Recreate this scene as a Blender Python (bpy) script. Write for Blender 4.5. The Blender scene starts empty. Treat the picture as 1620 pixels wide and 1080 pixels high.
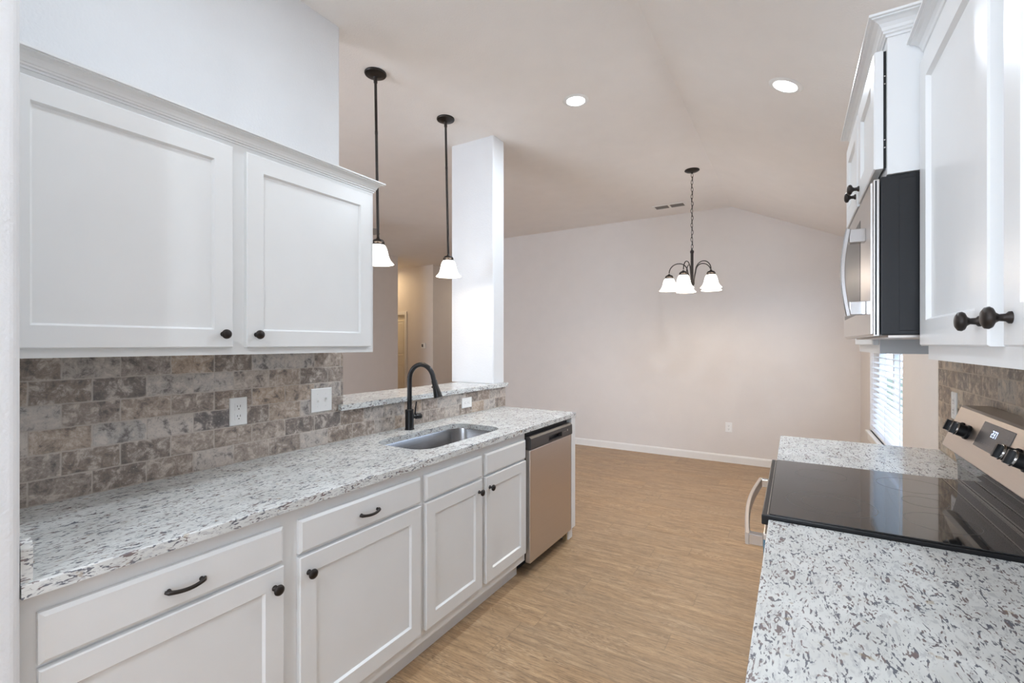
import bpy, bmesh, math, random
from mathutils import Vector, Matrix
random.seed(7)
SC = bpy.context.scene
COL = SC.collection
PI = math.pi

# ------------------------------------------------------------------ camera
YAW = math.radians(31.28)
EYE = 1.414
cd = bpy.data.cameras.new('camera'); cam = bpy.data.objects.new('camera', cd); COL.objects.link(cam)
cam.location = (0, 0, EYE); cam.rotation_euler = (PI/2, 0, YAW)
cd.sensor_fit = 'HORIZONTAL'; cd.sensor_width = 36.0; cd.lens = 734.0/1620.0*36.0
cd.shift_y = 4.0/1620.0
cd.clip_start = 0.02; cd.clip_end = 200
SC.camera = cam
VR = Vector((math.cos(YAW), math.sin(YAW), 0))      # the way the photographer's right hand points
VF = Vector((-math.sin(YAW), math.cos(YAW), 0))

# ------------------------------------------------------------------ colour management
vs = SC.view_settings
vs.view_transform = 'Standard'; vs.look = 'None'; vs.exposure = 0.22; vs.gamma = 1.0; vs.use_curve_mapping = False
SC.cycles.use_denoising = True
SC.cycles.max_bounces = 8; SC.cycles.diffuse_bounces = 6; SC.cycles.glossy_bounces = 4
SC.cycles.sample_clamp_indirect = 6.0
SC.cycles.caustics_reflective = False; SC.cycles.caustics_refractive = False

# ------------------------------------------------------------------ sky
w = bpy.data.worlds.new('sky'); SC.world = w; w.use_nodes = True
bg = w.node_tree.nodes['Background']; bg.inputs[0].default_value = (0.60, 0.76, 1.0, 1); bg.inputs[1].default_value = 4.5

# ------------------------------------------------------------------ large lights
def area(name, loc, rot, sx, sy, power, color, shape='RECTANGLE', spread=PI):
    d = bpy.data.lights.new(name, 'AREA'); d.shape = shape; d.size = sx
    if shape in ('RECTANGLE', 'ELLIPSE'): d.size_y = sy
    d.energy = power; d.color = color; d.spread = spread
    o = bpy.data.objects.new(name, d); COL.objects.link(o); o.location = loc; o.rotation_euler = rot
    return o
COOL = (0.80, 0.90, 1.0); WARM = (1.0, 0.80, 0.58); DAY = (0.70, 0.82, 1.0)
# sky portal outside the dining window, then two added fill lamps outside invented windows
_p = area('daylight_dining', (0.74, 4.615, 1.36), (0, PI/2, 0), 1.5, 1.5, 1, DAY); _p.data.cycles.is_portal = True
area('fill_living', (-4.4, -2.85, 1.3), (PI/2, 0, 0), 2.6, 2.1, 125, (0.82, 0.90, 1.0))
area('fill_nook', (-0.5, -2.85, 1.5), (PI/2, 0, 0), 1.5, 1.3, 34, (0.82, 0.90, 1.0))
CAN_POWER = 15; PEND_POWER = 2.2; CHAN_POWER = 4.0

# ------------------------------------------------------------------ node helper
class NT:
    def __init__(s, name):
        s.m = bpy.data.materials.new(name); s.m.use_nodes = True
        s.t = s.m.node_tree; s.b = s.t.nodes['Principled BSDF']
    def n(s, typ, ins=None, **props):
        nd = s.t.nodes.new('ShaderNode' + typ)
        for k, v in props.items(): setattr(nd, k, v)
        for k, v in (ins or {}).items():
            sock = nd.inputs[k]
            if hasattr(v, 'is_output') or isinstance(v, bpy.types.NodeSocket): s.t.links.new(v, sock)
            else: sock.default_value = v
        return nd
    def math(s, op, a, b=0.0, c=None):
        d = {0: a, 1: b}
        if c is not None: d[2] = c
        return s.n('Math', d, operation=op).outputs[0]
    def mix(s, f, a, b, blend='MIX'):
        nd = s.n('Mix', data_type='RGBA', blend_type=blend)
        for i, v in ((0, f), (6, a), (7, b)):
            if isinstance(v, bpy.types.NodeSocket): s.t.links.new(v, nd.inputs[i])
            else: nd.inputs[i].default_value = v if i == 0 else tuple(v) + (1,) * (4-len(v))
        return nd.outputs[2]
    def ramp(s, f, stops, interp='LINEAR'):
        nd = s.n('ValToRGB', {0: f}); cr = nd.color_ramp; cr.interpolation = interp
        while len(cr.elements) < len(stops): cr.elements.new(0.5)
        for e, (p, c) in zip(cr.elements, stops):
            e.position = p; e.color = (c, c, c, 1) if isinstance(c, (int, float)) else tuple(c) + (1,)
        return nd.outputs[0]
    def noise(s, vec, scale, detail=3.0, rough=0.5, dist=0.0):
        return s.n('TexNoise', {'Vector': vec, 'Scale': scale, 'Detail': detail, 'Roughness': rough, 'Distortion': dist}).outputs[0]
    def pos(s): return s.n('NewGeometry').outputs['Position']
    def mapping(s, vec, scale=(1, 1, 1), rot=(0, 0, 0), loc=(0, 0, 0)):
        return s.n('Mapping', {'Vector': vec, 'Scale': scale, 'Rotation': rot, 'Location': loc}).outputs[0]
    def set(s, **kw):
        for k, v in kw.items():
            k = k.replace('_', ' ')
            sock = s.b.inputs[{'Base': 'Base Color', 'Emission': 'Emission Color'}.get(k, k)]
            if isinstance(v, bpy.types.NodeSocket): s.t.links.new(v, sock)
            elif isinstance(v, (tuple, list)) and len(v) == 3: sock.default_value = tuple(v) + (1,)
            else: sock.default_value = v
        return s
    def bump(s, h, strength=0.2, dist=0.01):
        s.t.links.new(s.n('Bump', {'Height': h, 'Strength': strength, 'Distance': dist}).outputs[0], s.b.inputs['Normal'])

def plain(name, col, rough=0.5, metal=0.0, bump=None, **kw):
    t = NT(name); t.set(Base=col, Roughness=rough, Metallic=metal, **kw)
    p = t.pos()
    v = t.noise(p, 6.0, 2.0)
    lo = tuple(c*0.97 for c in col); hi = tuple(min(1, c*1.03) for c in col)
    t.set(Base=t.mix(v, lo, hi))
    if bump: t.bump(t.noise(p, bump[0], 4.0), bump[1], bump[2])
    return t.m

M = {}
M['cab'] = plain('cabinet_paint', (0.765, 0.775, 0.775), 0.33, bump=(40, 0.03, 0.002))
M['wallwhite'] = plain('cool_white_wall', (0.745, 0.755, 0.77), 0.7, bump=(110, 0.35, 0.004))  # whiter, cooler wall tone for the kitchen partition and pier
M['wall'] = plain('greige_wall_paint', (0.74, 0.695, 0.66), 0.62, bump=(90, 0.22, 0.004))
M['ceil'] = plain('ceiling_paint', (0.87, 0.835, 0.805), 0.8, bump=(110, 0.30, 0.004))
M['trim'] = plain('trim_paint', (0.82, 0.80, 0.77), 0.4)
M['doorp'] = plain('door_paint', (0.80, 0.74, 0.62), 0.45)
M['bronze'] = plain('oil_rubbed_bronze', (0.030, 0.024, 0.021), 0.38, 0.6)
M['black'] = plain('matte_black_metal', (0.012, 0.012, 0.013), 0.32, 0.3)
M['plastic'] = plain('white_plastic', (0.85, 0.85, 0.84), 0.35)
M['slot'] = plain('outlet_slot_dark', (0.03, 0.03, 0.03), 0.6)
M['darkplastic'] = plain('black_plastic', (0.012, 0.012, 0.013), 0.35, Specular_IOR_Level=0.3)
M['mwglass'] = plain('tinted_oven_glass', (0.05, 0.048, 0.047), 0.32)
M['mwside'] = plain('black_textured_metal', (0.016, 0.0165, 0.018), 0.36, 0.0, bump=(250, 0.04, 0.001), Specular_IOR_Level=0.3)
M['dwpanel'] = plain('charcoal_plastic', (0.065, 0.058, 0.056), 0.42, Specular_IOR_Level=0.3)
M['glassblk'] = plain('black_ceramic_glass', (0.020, 0.020, 0.021), 0.05, Coat_Weight=0.5, Coat_Roughness=0.03)
M['ring'] = plain('burner_mark_grey', (0.16, 0.155, 0.15), 0.25)
M['chrome'] = plain('polished_steel', (0.52, 0.51, 0.50), 0.15, 1.0)
M['film'] = plain('blue_protective_film', (0.10, 0.20, 0.27), 0.3)
M['wood'] = plain('raw_wood', (0.45, 0.33, 0.18), 0.7)
M['grille'] = plain('vent_louvre_grey', (0.20, 0.19, 0.18), 0.7)  # mid grey of the vent louvres
M['blind'] = plain('blind_slat', (0.86, 0.88, 0.92), 0.45)
M['vinyl'] = plain('window_vinyl', (0.85, 0.86, 0.88), 0.4)
M['lcd'] = plain('dark_screen', (0.10, 0.09, 0.09), 0.25)
M['fanblade'] = plain('fan_blade_brown', (0.30, 0.27, 0.24), 0.5)
M['lawn'] = plain('lawn', (0.09, 0.12, 0.07), 0.9)
M['fence'] = plain('fence_boards', (0.22, 0.23, 0.27), 0.8)

def steel(name, axis, col=(0.60, 0.57, 0.54), rough=0.27):
    t = NT(name); p = t.pos()
    sc = {'x': (2, 500, 500), 'y': (500, 2, 500), 'z': (500, 500, 2)}[axis]
    g = t.noise(t.mapping(p, sc), 1.0, 2.0)
    t.set(Base=t.mix(g, tuple(c*0.92 for c in col), tuple(min(1, c*1.06) for c in col)), Metallic=1.0,
          Roughness=t.math('MULTIPLY_ADD', g, 0.10, rough-0.05))
    return t.m
M['steel_y'] = steel('brushed_steel_horizontal', 'y')
M['steel_z'] = steel('brushed_steel_vertical', 'z', (0.66, 0.64, 0.62), 0.30)
M['sinksteel'] = steel('sink_steel', 'y', (0.50, 0.50, 0.51), 0.24)
M['steel_soft'] = steel('warm_steel', 'y', (0.60, 0.54, 0.49), 0.36)

def emis(name, col, s):
    t = NT(name); t.set(Base=(0.9, 0.9, 0.9), Emission=col, Emission_Strength=s, Roughness=0.5); return t.m
M['lens'] = emis('led_lens', (0.92, 0.97, 1.0), 14.0)
M['shade'] = emis('lit_frosted_glass', (1.0, 0.93, 0.84), 4.6)
M['digit'] = emis('lit_digits', (0.45, 0.62, 1.0), 2.2)
t = NT('window_glass')
_g = t.n('MixShader', {0: 0.07, 1: t.n('BsdfTransparent').outputs[0], 2: t.n('BsdfGlossy', {'Roughness': 0.02}).outputs[0]})
t.t.links.new(_g.outputs[0], t.t.nodes['Material Output'].inputs['Surface']); M['glass'] = t.m

def granite():
    t = NT('granite'); p = t.pos()
    p1 = t.mapping(p, (1, 0.34, 1), (0, 0, math.radians(-8)))
    warp = t.n('VectorMath', {0: p1, 1: t.n('VectorMath', {0: t.n('TexNoise', {'Vector': p1, 'Scale': 40.0}).outputs[1], 'Scale': 0.02}, operation='SCALE').outputs[0]}, operation='ADD').outputs[0]
    a = t.noise(warp, 205.0, 2.5, 0.5)              # fine flecks
    b = t.noise(warp, 55.0, 3.0, 0.55)              # clusters
    c = t.noise(p, 9.0, 2.0)                        # cloudy field
    base = t.mix(t.ramp(c, [(0.35, 0.0), (0.65, 1.0)]), (0.64, 0.655, 0.64), (0.75, 0.77, 0.76))
    grey = t.ramp(t.noise(warp, 135.0, 3.0, 0.6), [(0.52, 0.0), (0.62, 1.0)])
    base = t.mix(t.math('MULTIPLY', grey, 0.55), base, (0.42, 0.43, 0.45))
    fl = t.math('MULTIPLY_ADD', b, 0.42, t.math('MULTIPLY', a, 0.73))
    mask = t.ramp(fl, [(0.632, 0.0), (0.665, 1.0)])
    tint = t.mix(t.ramp(t.noise(p, 26.0, 2.0), [(0.47, 0.0), (0.56, 1.0)]), (0.085, 0.09, 0.12), (0.15, 0.10, 0.10))
    base = t.mix(t.math('MULTIPLY', mask, 0.88), base, tint)
    gold = t.ramp(t.noise(p, 34.0, 3.0), [(0.66, 0.0), (0.72, 1.0)])
    base = t.mix(t.math('MULTIPLY', gold, 0.5), base, (0.36, 0.27, 0.16))
    t.set(Base=base, Roughness=0.24, Coat_Weight=0.15, Coat_Roughness=0.12)
    return t.m
M['granite'] = granite()

def tile(name, u0, dark=1.18, tint=(1, 1, 1)):
    t = NT(name); p = t.pos(); sep = t.n('SeparateXYZ', {0: p})
    wob = t.math('MULTIPLY', t.math('SUBTRACT', t.noise(p, 30.0, 2.0), 0.5), 0.006)
    u = t.math('ADD', sep.outputs[1], wob); v = t.math('ADD', sep.outputs[2], wob)
    rv = t.math('DIVIDE', t.math('SUBTRACT', v, 0.916), 0.0767)
    row = t.math('FLOOR', rv); fv = t.math('FRACT', rv)
    par = t.math('MODULO', t.math('ADD', row, 20.0), 2.0)            # row 5 is the top course, odd
    ru = t.math('DIVIDE', t.math('ADD', t.math('SUBTRACT', u, u0), t.math('MULTIPLY', t.math('SUBTRACT', 1.0, par), 0.07625)), 0.1525)
    ru = t.math('ADD', ru, 50.0)
    cl = t.math('FLOOR', ru); fu = t.math('FRACT', ru)
    eu = t.math('MULTIPLY', t.math('MINIMUM', fu, t.math('SUBTRACT', 1.0, fu)), 0.1525)
    ev = t.math('MULTIPLY', t.math('MINIMUM', fv, t.math('SUBTRACT', 1.0, fv)), 0.0767)
    e = t.math('MINIMUM', eu, ev)
    body = t.ramp(e, [(0.0014, 0.0), (0.0036, 1.0)])
    wn = t.n('TexWhiteNoise', {0: t.n('CombineXYZ', {0: cl, 1: row, 2: 3.0}).outputs[0]}, noise_dimensions='3D')
    rnd = wn.outputs[0]
    colr = t.ramp(rnd, [(0.0, (0.15*dark, 0.135*dark, 0.13*dark)), (0.22, (0.24*dark, 0.19*dark, 0.155*dark)), (0.45, (0.29*dark, 0.245*dark, 0.215*dark)),
                        (0.65, (0.37*dark, 0.285*dark, 0.215*dark)), (0.82, (0.36*dark, 0.335*dark, 0.315*dark)), (1.0, (0.46*dark, 0.41*dark, 0.37*dark))])
    pv = t.n('VectorMath', {0: p, 1: t.n('VectorMath', {0: wn.outputs[1], 'Scale': 7.0}, operation='SCALE').outputs[0]}, operation='ADD').outputs[0]
    vein = t.noise(pv, 26.0, 8.0, 0.72, 0.35)
    v2 = t.noise(pv, 120.0, 5.0, 0.7)
    colr = t.mix(t.ramp(vein, [(0.50, 0.0), (0.62, 0.85)]), colr, (0.52*dark, 0.46*dark, 0.41*dark))
    colr = t.mix(t.ramp(vein, [(0.36, 0.85), (0.48, 0.0)]), colr, (0.10*dark, 0.088*dark, 0.085*dark))
    colr = t.mix(t.ramp(v2, [(0.30, 0.45), (0.45, 0.0)]), colr, (0.08*dark, 0.07*dark, 0.065*dark))
    colr = t.mix(t.ramp(v2, [(0.60, 0.0), (0.72, 0.6)]), colr, (0.60*dark, 0.55*dark, 0.50*dark))
    grout = t.mix(t.noise(p, 60.0, 2.0), (0.38*dark, 0.335*dark, 0.295*dark), (0.47*dark, 0.42*dark, 0.37*dark))
    t.set(Base=t.mix(1.0, t.mix(body, grout, colr), tint, 'MULTIPLY'), Roughness=t.math('MULTIPLY_ADD', v2, 0.3, 0.28))
    h = t.math('ADD', t.math('MULTIPLY', body, 0.6), t.math('MULTIPLY', v2, 0.25))
    t.bump(h, 0.5, 0.004)
    return t.m
M['tile_l'] = tile('travertine_tile', 0.519)
M['tile_r'] = tile('travertine_tile_warm', 0.44, 1.22, (1.0, 0.93, 0.80))

def floor_mat():
    t = NT('vinyl_plank'); p = t.pos(); sep = t.n('SeparateXYZ', {0: p})
    rv = t.math('DIVIDE', t.math('ADD', sep.outputs[1], 20.0), 0.152)
    row = t.math('FLOOR', rv); fv = t.math('FRACT', rv)
    off = t.n('TexWhiteNoise', {1: row}, noise_dimensions='1D').outputs[0]
    ru = t.math('DIVIDE', t.math('ADD', t.math('ADD', sep.outputs[0], 40.0), t.math('MULTIPLY', off, 1.22)), 1.22)
    cl = t.math('FLOOR', ru); fu = t.math('FRACT', ru)
    eu = t.math('MULTIPLY', t.math('MINIMUM', fu, t.math('SUBTRACT', 1.0, fu)), 1.22)
    ev = t.math('MULTIPLY', t.math('MINIMUM', fv, t.math('SUBTRACT', 1.0, fv)), 0.152)
    seam = t.ramp(t.math('MINIMUM', eu, ev), [(0.0, 0.38), (0.0014, 0.0)])
    wn = t.n('TexWhiteNoise', {0: t.n('CombineXYZ', {0: cl, 1: row, 2: 1.0}).outputs[0]}, noise_dimensions='3D')
    pv = t.n('VectorMath', {0: p, 1: t.n('VectorMath', {0: wn.outputs[1], 'Scale': 9.0}, operation='SCALE').outputs[0]}, operation='ADD').outputs[0]
    g1 = t.noise(t.mapping(pv, (1.0, 11.0, 1)), 3.4, 8.0, 0.72, 0.5)
    g2 = t.noise(t.mapping(pv, (3.5, 55.0, 1)), 4.0, 8.0, 0.75, 0.2)
    g3 = t.noise(t.mapping(pv, (2.2, 16.0, 1)), 4.5, 7.0, 0.75, 2.2)
    c = t.ramp(g1, [(0.30, (0.26, 0.165, 0.088)), (0.47, (0.425, 0.272, 0.148)), (0.62, (0.55, 0.37, 0.21)), (0.80, (0.66, 0.47, 0.28))])
    c = t.mix(t.ramp(g2, [(0.39, 0.95), (0.485, 0.0)]), c, (0.19, 0.118, 0.068))
    c = t.mix(t.ramp(g3, [(0.57, 0.0), (0.63, 0.7)]), c, (0.17, 0.105, 0.065))
    ring = t.math('FRACT', t.math('MULTIPLY', t.noise(t.mapping(pv, (1.0, 6.5, 1)), 2.6, 3.0, 0.5, 0.6), 16.0))
    zone = t.ramp(t.noise(t.mapping(pv, (1.0, 3.0, 1)), 2.6, 2.0), [(0.50, 0.0), (0.60, 0.75)])
    c = t.mix(t.math('MULTIPLY', t.ramp(ring, [(0.0, 0.9), (0.22, 0.0), (0.9, 0.0), (1.0, 0.9)]), zone), c, (0.20, 0.125, 0.075))
    c = t.mix(t.math('MULTIPLY', t.ramp(ring, [(0.25, 0.0), (0.45, 0.6), (0.65, 0.0)]), zone), c, (0.62, 0.47, 0.31))
    c = t.mix(t.math('MULTIPLY', wn.outputs[0], 0.25), c, (0.30, 0.225, 0.155))
    c = t.mix(seam, c, (0.15, 0.105, 0.07))
    t.set(Base=c, Roughness=t.math('MULTIPLY_ADD', g2, 0.2, 0.33))
    t.bump(t.math('ADD', g2, t.math('MULTIPLY', seam, -1.0)), 0.12, 0.003)
    return t.m
M['floor'] = floor_mat()

# ------------------------------------------------------------------ geometry helpers
def B(): return bmesh.new()
def box(bm, x0, x1, y0, y1, z0, z1, bev=0.0, seg=2):
    r = bmesh.ops.create_cube(bm, size=1.0)['verts']
    for v in r:
        v.co = Vector((x0+(v.co.x+0.5)*(x1-x0), y0+(v.co.y+0.5)*(y1-y0), z0+(v.co.z+0.5)*(z1-z0)))
    if bev > 0:
        es = list({e for v in r for e in v.link_edges})
        bmesh.ops.bevel(bm, geom=es, offset=bev, segments=seg, profile=0.5, affect='EDGES')
    return bm
def frame_of(d):
    d = Vector(d).normalized()
    u = d.orthogonal().normalized() if abs(d.z) < 0.99 else Vector((1, 0, 0))
    if abs(d.z) < 0.99: u = Vector((0, 0, 1)).cross(d).normalized()
    return d, u, d.cross(u)
def lathe(bm, o, d, prof, n=24):
    """prof: list of (radius, distance along d)"""
    o = Vector(o); d, u, v = frame_of(d); rings = []
    for r, h in prof:
        if r < 1e-6: rings.append([bm.verts.new(o + d*h)])
        else: rings.append([bm.verts.new(o + d*h + u*(r*math.cos(2*PI*k/n)) + v*(r*math.sin(2*PI*k/n))) for k in range(n)])
    for a, b in zip(rings, rings[1:]):
        for k in range(n):
            k2 = (k+1) % n
            if len(a) == 1 and len(b) == 1: continue
            if len(a) == 1: f = bm.faces.new((a[0], b[k2], b[k]))
            elif len(b) == 1: f = bm.faces.new((a[k], a[k2], b[0]))
            else: f = bm.faces.new((a[k], a[k2], b[k2], b[k]))
            f.smooth = True
    return bm
def tube(bm, pts, r, n=12, up=(0, 0, 1), flat=1.0, caps=True, closed=False):
    """r: number or list; flat: section height over width along the binormal"""
    pts = [Vector(p) for p in pts]; m = len(pts); rings = []; prev = None
    for i, p in enumerate(pts):
        if closed: tg = (pts[(i+1) % m] - pts[i-1]).normalized()
        else: tg = (pts[min(i+1, m-1)] - pts[max(i-1, 0)]).normalized()
        if prev is None:
            a = Vector(up); a = (a - tg*a.dot(tg))
            if a.length < 1e-4: a = tg.orthogonal()
        else: a = prev - tg*prev.dot(tg)
        a.normalize(); prev = a; b = tg.cross(a)
        ri = r[i] if isinstance(r, (list, tuple)) else r
        rings.append([bm.verts.new(p + a*(ri*math.cos(2*PI*k/n)) + b*(ri*flat*math.sin(2*PI*k/n))) for k in range(n)])
    rr = list(zip(rings, rings[1:])) + ([(rings[-1], rings[0])] if closed else [])
    for A, C in rr:
        for k in range(n):
            f = bm.faces.new((A[k], A[(k+1) % n], C[(k+1) % n], C[k])); f.smooth = True
    if caps and not closed:
        bm.faces.new(rings[0][::-1]); bm.faces.new(rings[-1])
    return bm
def prism(bm, poly, ax, a, b):
    """poly: 2-D outline; ax: axis of extrusion ('x': (y,z), 'y': (x,z), 'z': (x,y))"""
    def P(q, h): return {'x': (h, q[0], q[1]), 'y': (q[0], h, q[1]), 'z': (q[0], q[1], h)}[ax]
    A = [bm.verts.new(P(q, a)) for q in poly]; C = [bm.verts.new(P(q, b)) for q in poly]
    bm.faces.new(A); bm.faces.new(C[::-1]); n = len(poly)
    for k in range(n): bm.faces.new((A[k], C[k], C[(k+1) % n], A[(k+1) % n]))
    return bm
def rings_panel(bm, O, U, V, N, w, h, rings):
    """nested rectangles: rings = [(inset, height along N)], the last one is filled"""
    O, U, V, N = Vector(O), Vector(U), Vector(V), Vector(N); L = []
    for ins, n in rings:
        L.append([bm.verts.new(O + U*a + V*b + N*n) for a, b in ((ins, ins), (w-ins, ins), (w-ins, h-ins), (ins, h-ins))])
    bm.faces.new(L[0][::-1])
    for A, C in zip(L, L[1:]):
        for k in range(4): bm.faces.new((A[k], A[(k+1) % 4], C[(k+1) % 4], C[k]))
    bm.faces.new(L[-1])
    return bm
def offset_path(path, d):
    P = [Vector(p) for p in path]; out = []
    for i, p in enumerate(P):
        ns = []
        if i > 0: t = (P[i]-P[i-1]).normalized(); ns.append(Vector((t.y, -t.x)))
        if i < len(P)-1: t = (P[i+1]-P[i]).normalized(); ns.append(Vector((t.y, -t.x)))
        if len(ns) == 1: out.append(p + ns[0]*d)
        else:
            m = (ns[0]+ns[1]).normalized(); out.append(p + m*(d/max(0.2, m.dot(ns[0]))))
    return out
def crown_bm(path, z0, h, proj):
    """crown moulding swept on the outside (right-hand side) of path"""
    bm = B(); s = h/0.048; k = proj/0.042
    prof = [(-0.004, 0), (0.004*k, 0), (0.004*k, 0.006*s), (0.009*k, 0.008*s), (0.009*k, 0.013*s), (0.012*k, 0.015*s), (0.014*k, 0.022*s), (0.019*k, 0.030*s),
            (0.028*k, 0.036*s), (0.036*k, 0.038*s), (0.036*k, 0.041*s), (0.042*k, 0.042*s), (0.042*k, 0.048*s), (-0.004, 0.048*s)]
    lines = [[bm.verts.new((q.x, q.y, z0+z)) for q in offset_path(path, p)] for p, z in prof]
    n = len(path); lines.append(lines[0])
    for A, C in zip(lines, lines[1:]):
        for i in range(n-1): bm.faces.new((A[i], A[i+1], C[i+1], C[i]))
    bm.faces.new([l[0] for l in lines[:-1]]); bm.faces.new([l[-1] for l in lines[:-1]][::-1])
    bmesh.ops.recalc_face_normals(bm, faces=bm.faces)
    return bm
def link(name, bm, mat, origin=(0, 0, 0), parent=None, smooth=None):
    bmesh.ops.recalc_face_normals(bm, faces=bm.faces)
    o3 = Vector(origin)
    for v in bm.verts: v.co -= o3
    if smooth is not None:                       # turned and bent surfaces are smooth, boards stay flat
        lim = math.radians(smooth)
        for e in bm.edges:
            if len(e.link_faces) == 2 and e.calc_face_angle(0.0) > lim: e.smooth = False
    me = bpy.data.meshes.new(name); bm.to_mesh(me); bm.free(); me.materials.append(mat)
    o = bpy.data.objects.new(name, me); COL.objects.link(o)
    if parent is not None: o.parent = parent
    else: o.location = o3
    return o
class Thing:
    def __init__(s, name, label, cat, loc, group=None):
        s.o = bpy.data.objects.new(name, None); COL.objects.link(s.o); s.L = Vector(loc); s.o.location = s.L
        s.o.empty_display_size = 0.1
        s.o['label'] = label; s.o['category'] = cat; s.o['kind'] = 'thing'
        if group: s.o['group'] = group
    def part(s, name, bm, mat, under=None, label=None, smooth=35):
        o = link(name, bm, mat, s.L, under or s.o, smooth)
        if label: o['label'] = label
        return o
def solo(name, bm, mat, label, cat, loc, group=None, smooth=35):
    o = link(name, bm, mat, loc, None, smooth); o['label'] = label; o['category'] = cat; o['kind'] = 'thing'
    if group: o['group'] = group
    return o
def struct(name, bm, mat, parent=None, smooth=None, loc=(0, 0, 0)):
    o = link(name, bm, mat, loc, parent, smooth)
    if parent is None: o['kind'] = 'structure'
    return o

# ------------------------------------------------------------------ the setting
ZC = 3.05; XR = 0.60; YB = 6.08; XRIDGE = -0.64; SLOPE = 0.45
def zceil(x): return ZC if x <= XRIDGE else ZC - SLOPE*(x-XRIDGE)
bm = B(); box(bm, -10.2, 0.72, -3.1, 10.0, -0.05, 0.0); struct('floor', bm, M['floor'])
bm = B(); prism(bm, [(-10.2, ZC), (XRIDGE, ZC), (0.74, zceil(0.74)), (0.74, zceil(0.74)+0.12), (XRIDGE, ZC+0.12), (-10.2, ZC+0.12)], 'y', -3.1, 10.0)
struct('ceiling', bm, M['ceil'])
# dining end wall
bm = B(); prism(bm, [(-4.4, 0), (0.72, 0), (0.72, zceil(0.72)), (XRIDGE, ZC), (-4.4, ZC)], 'y', YB, YB+0.12); struct('wall_back', bm, M['wall'])
bm = B(); box(bm, -4.4, -4.28, YB+0.12, 9.9, 0, ZC); struct('wall_passage', bm, M['wall'])
# right wall with the window hole
WY0, WY1, WZ0, WZ1 = 3.87, 5.36, 0.62, 2.10
bm = B(); zt = zceil(XR)
for a, b, c, d in ((-3.0, WY0, 0, zt), (WY1, YB, 0, zt), (WY0, WY1, 0, WZ0), (WY0, WY1, WZ1, zt)): box(bm, XR, 0.72, a, b, c, d)
struct('wall_right', bm, M['wall'])
# kitchen partition (left), its near return, the half wall and the pier at its end
def rounded_prism(bm, x0, x1, y0, y1, z0, z1, r=0.018):
    vs0 = box(bm, x0, x1, y0, y1, z0, z1)
    es = [e for e in bm.edges if abs(e.verts[0].co.z - e.verts[1].co.z) > (z1-z0)*0.9]
    bmesh.ops.bevel(bm, geom=es, offset=r, segments=5, profile=0.5, affect='EDGES')
bm = B(); rounded_prism(bm, -2.13, -2.01, 0.28, 1.592, 0, ZC, 0.012); struct('wall_left', bm, M['wallwhite'], smooth=40)
bm = B(); rounded_prism(bm, -2.13, -1.355, 0.17, 0.292, 0, ZC); struct('wall_near', bm, M['wallwhite'], smooth=40)
bm = B(); box(bm, -2.13, -2.01, 1.592, 3.19, 0, 1.070); struct('wall_half', bm, M['wallwhite'])
bm = B(); rounded_prism(bm, -2.43, -2.011, 3.03, 3.188, 1.1035, ZC, 0.012); struct('wall_pier', bm, M['wallwhite'], smooth=40)
bm = B(); box(bm, -2.36, -2.13, 3.04, 3.18, 0, 1.070); struct('wall_pier_foot', bm, M['wallwhite'])
# living side
bm = B(); rounded_prism(bm, -6.47, -6.35, -3.0, 6.34, 0, ZC, 0.02); struct('wall_living', bm, M['wall'], smooth=40)
bm = B(); box(bm, -10.0, -6.47, 6.22, 6.34, 0, ZC); struct('wall_hall_near', bm, M['wall'])
DX0, DX1, DZ = -7.90, -7.13, 2.04
bm = B()
for a, b, c, d in ((-10.0, DX0, 0, ZC), (DX1, -6.35, 0, ZC), (DX0, DX1, DZ, ZC)): box(bm, a, b, 7.32, 7.44, c, d)
struct('wall_hall', bm, M['wall'])
bm = B(); box(bm, -6.47, -6.35, 7.44, 9.9, 0, ZC); struct('wall_living_far', bm, M['wall'])
bm = B(); box(bm, -6.35, -4.4, 9.78, 9.9, 0, ZC); struct('wall_far', bm, M['wall'])
bm = B(); box(bm, -10.1, -10.0, 6.3, 7.4, 0, ZC); struct('wall_hall_end', bm, M['wall'])
# behind the camera: end wall with invented patio and kitchen openings for the fill lamps
bm = B()
for a, b, c, d in ((-6.35, -5.7, 0, ZC), (-5.7, -3.1, 2.35, ZC), (-3.1, -1.3, 0, ZC), (-1.3, 0.3, 0, 0.85), (-1.3, 0.3, 2.15, 2.6), (0.3, XR, 0, 2.48)):
    box(bm, a, b, -2.82, -2.70, c, d)
prism(bm, [(-1.3, 2.6), (0.3, 2.6), (XRIDGE, ZC), (-1.3, ZC)], 'y', -2.82, -2.70)
struct('wall_rear', bm, M['wall'])
wf = B()
for a, b in ((-5.7, -5.64), (-4.43, -4.37), (-3.16, -3.1)): box(wf, a, b, -2.80, -2.74, 0, 2.35)
box(wf, -5.7, -3.1, -2.80, -2.74, 2.29, 2.35); box(wf, -5.7, -3.1, -2.80, -2.74, 0, 0.06)
w2 = struct('added_window_2', wf, M['vinyl'])  # invented patio window, added to let in fill light
struct('pane', box(B(), -5.64, -3.16, -2.775, -2.770, 0.06, 2.29), M['glass'], w2)  # pane of the invented patio window
wf = B()
for a, b in ((-1.3, -1.25), (-0.525, -0.475), (0.25, 0.3)): box(wf, a, b, -2.80, -2.74, 0.85, 2.15)
box(wf, -1.3, 0.3, -2.80, -2.74, 2.10, 2.15); box(wf, -1.3, 0.3, -2.80, -2.74, 0.85, 0.90)
w3 = struct('added_window_3', wf, M['vinyl'])  # invented kitchen window, added for the second fill lamp
struct('pane', box(B(), -1.25, 0.25, -2.775, -2.770, 0.90, 2.10), M['glass'], w3)  # pane of the invented kitchen window
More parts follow.
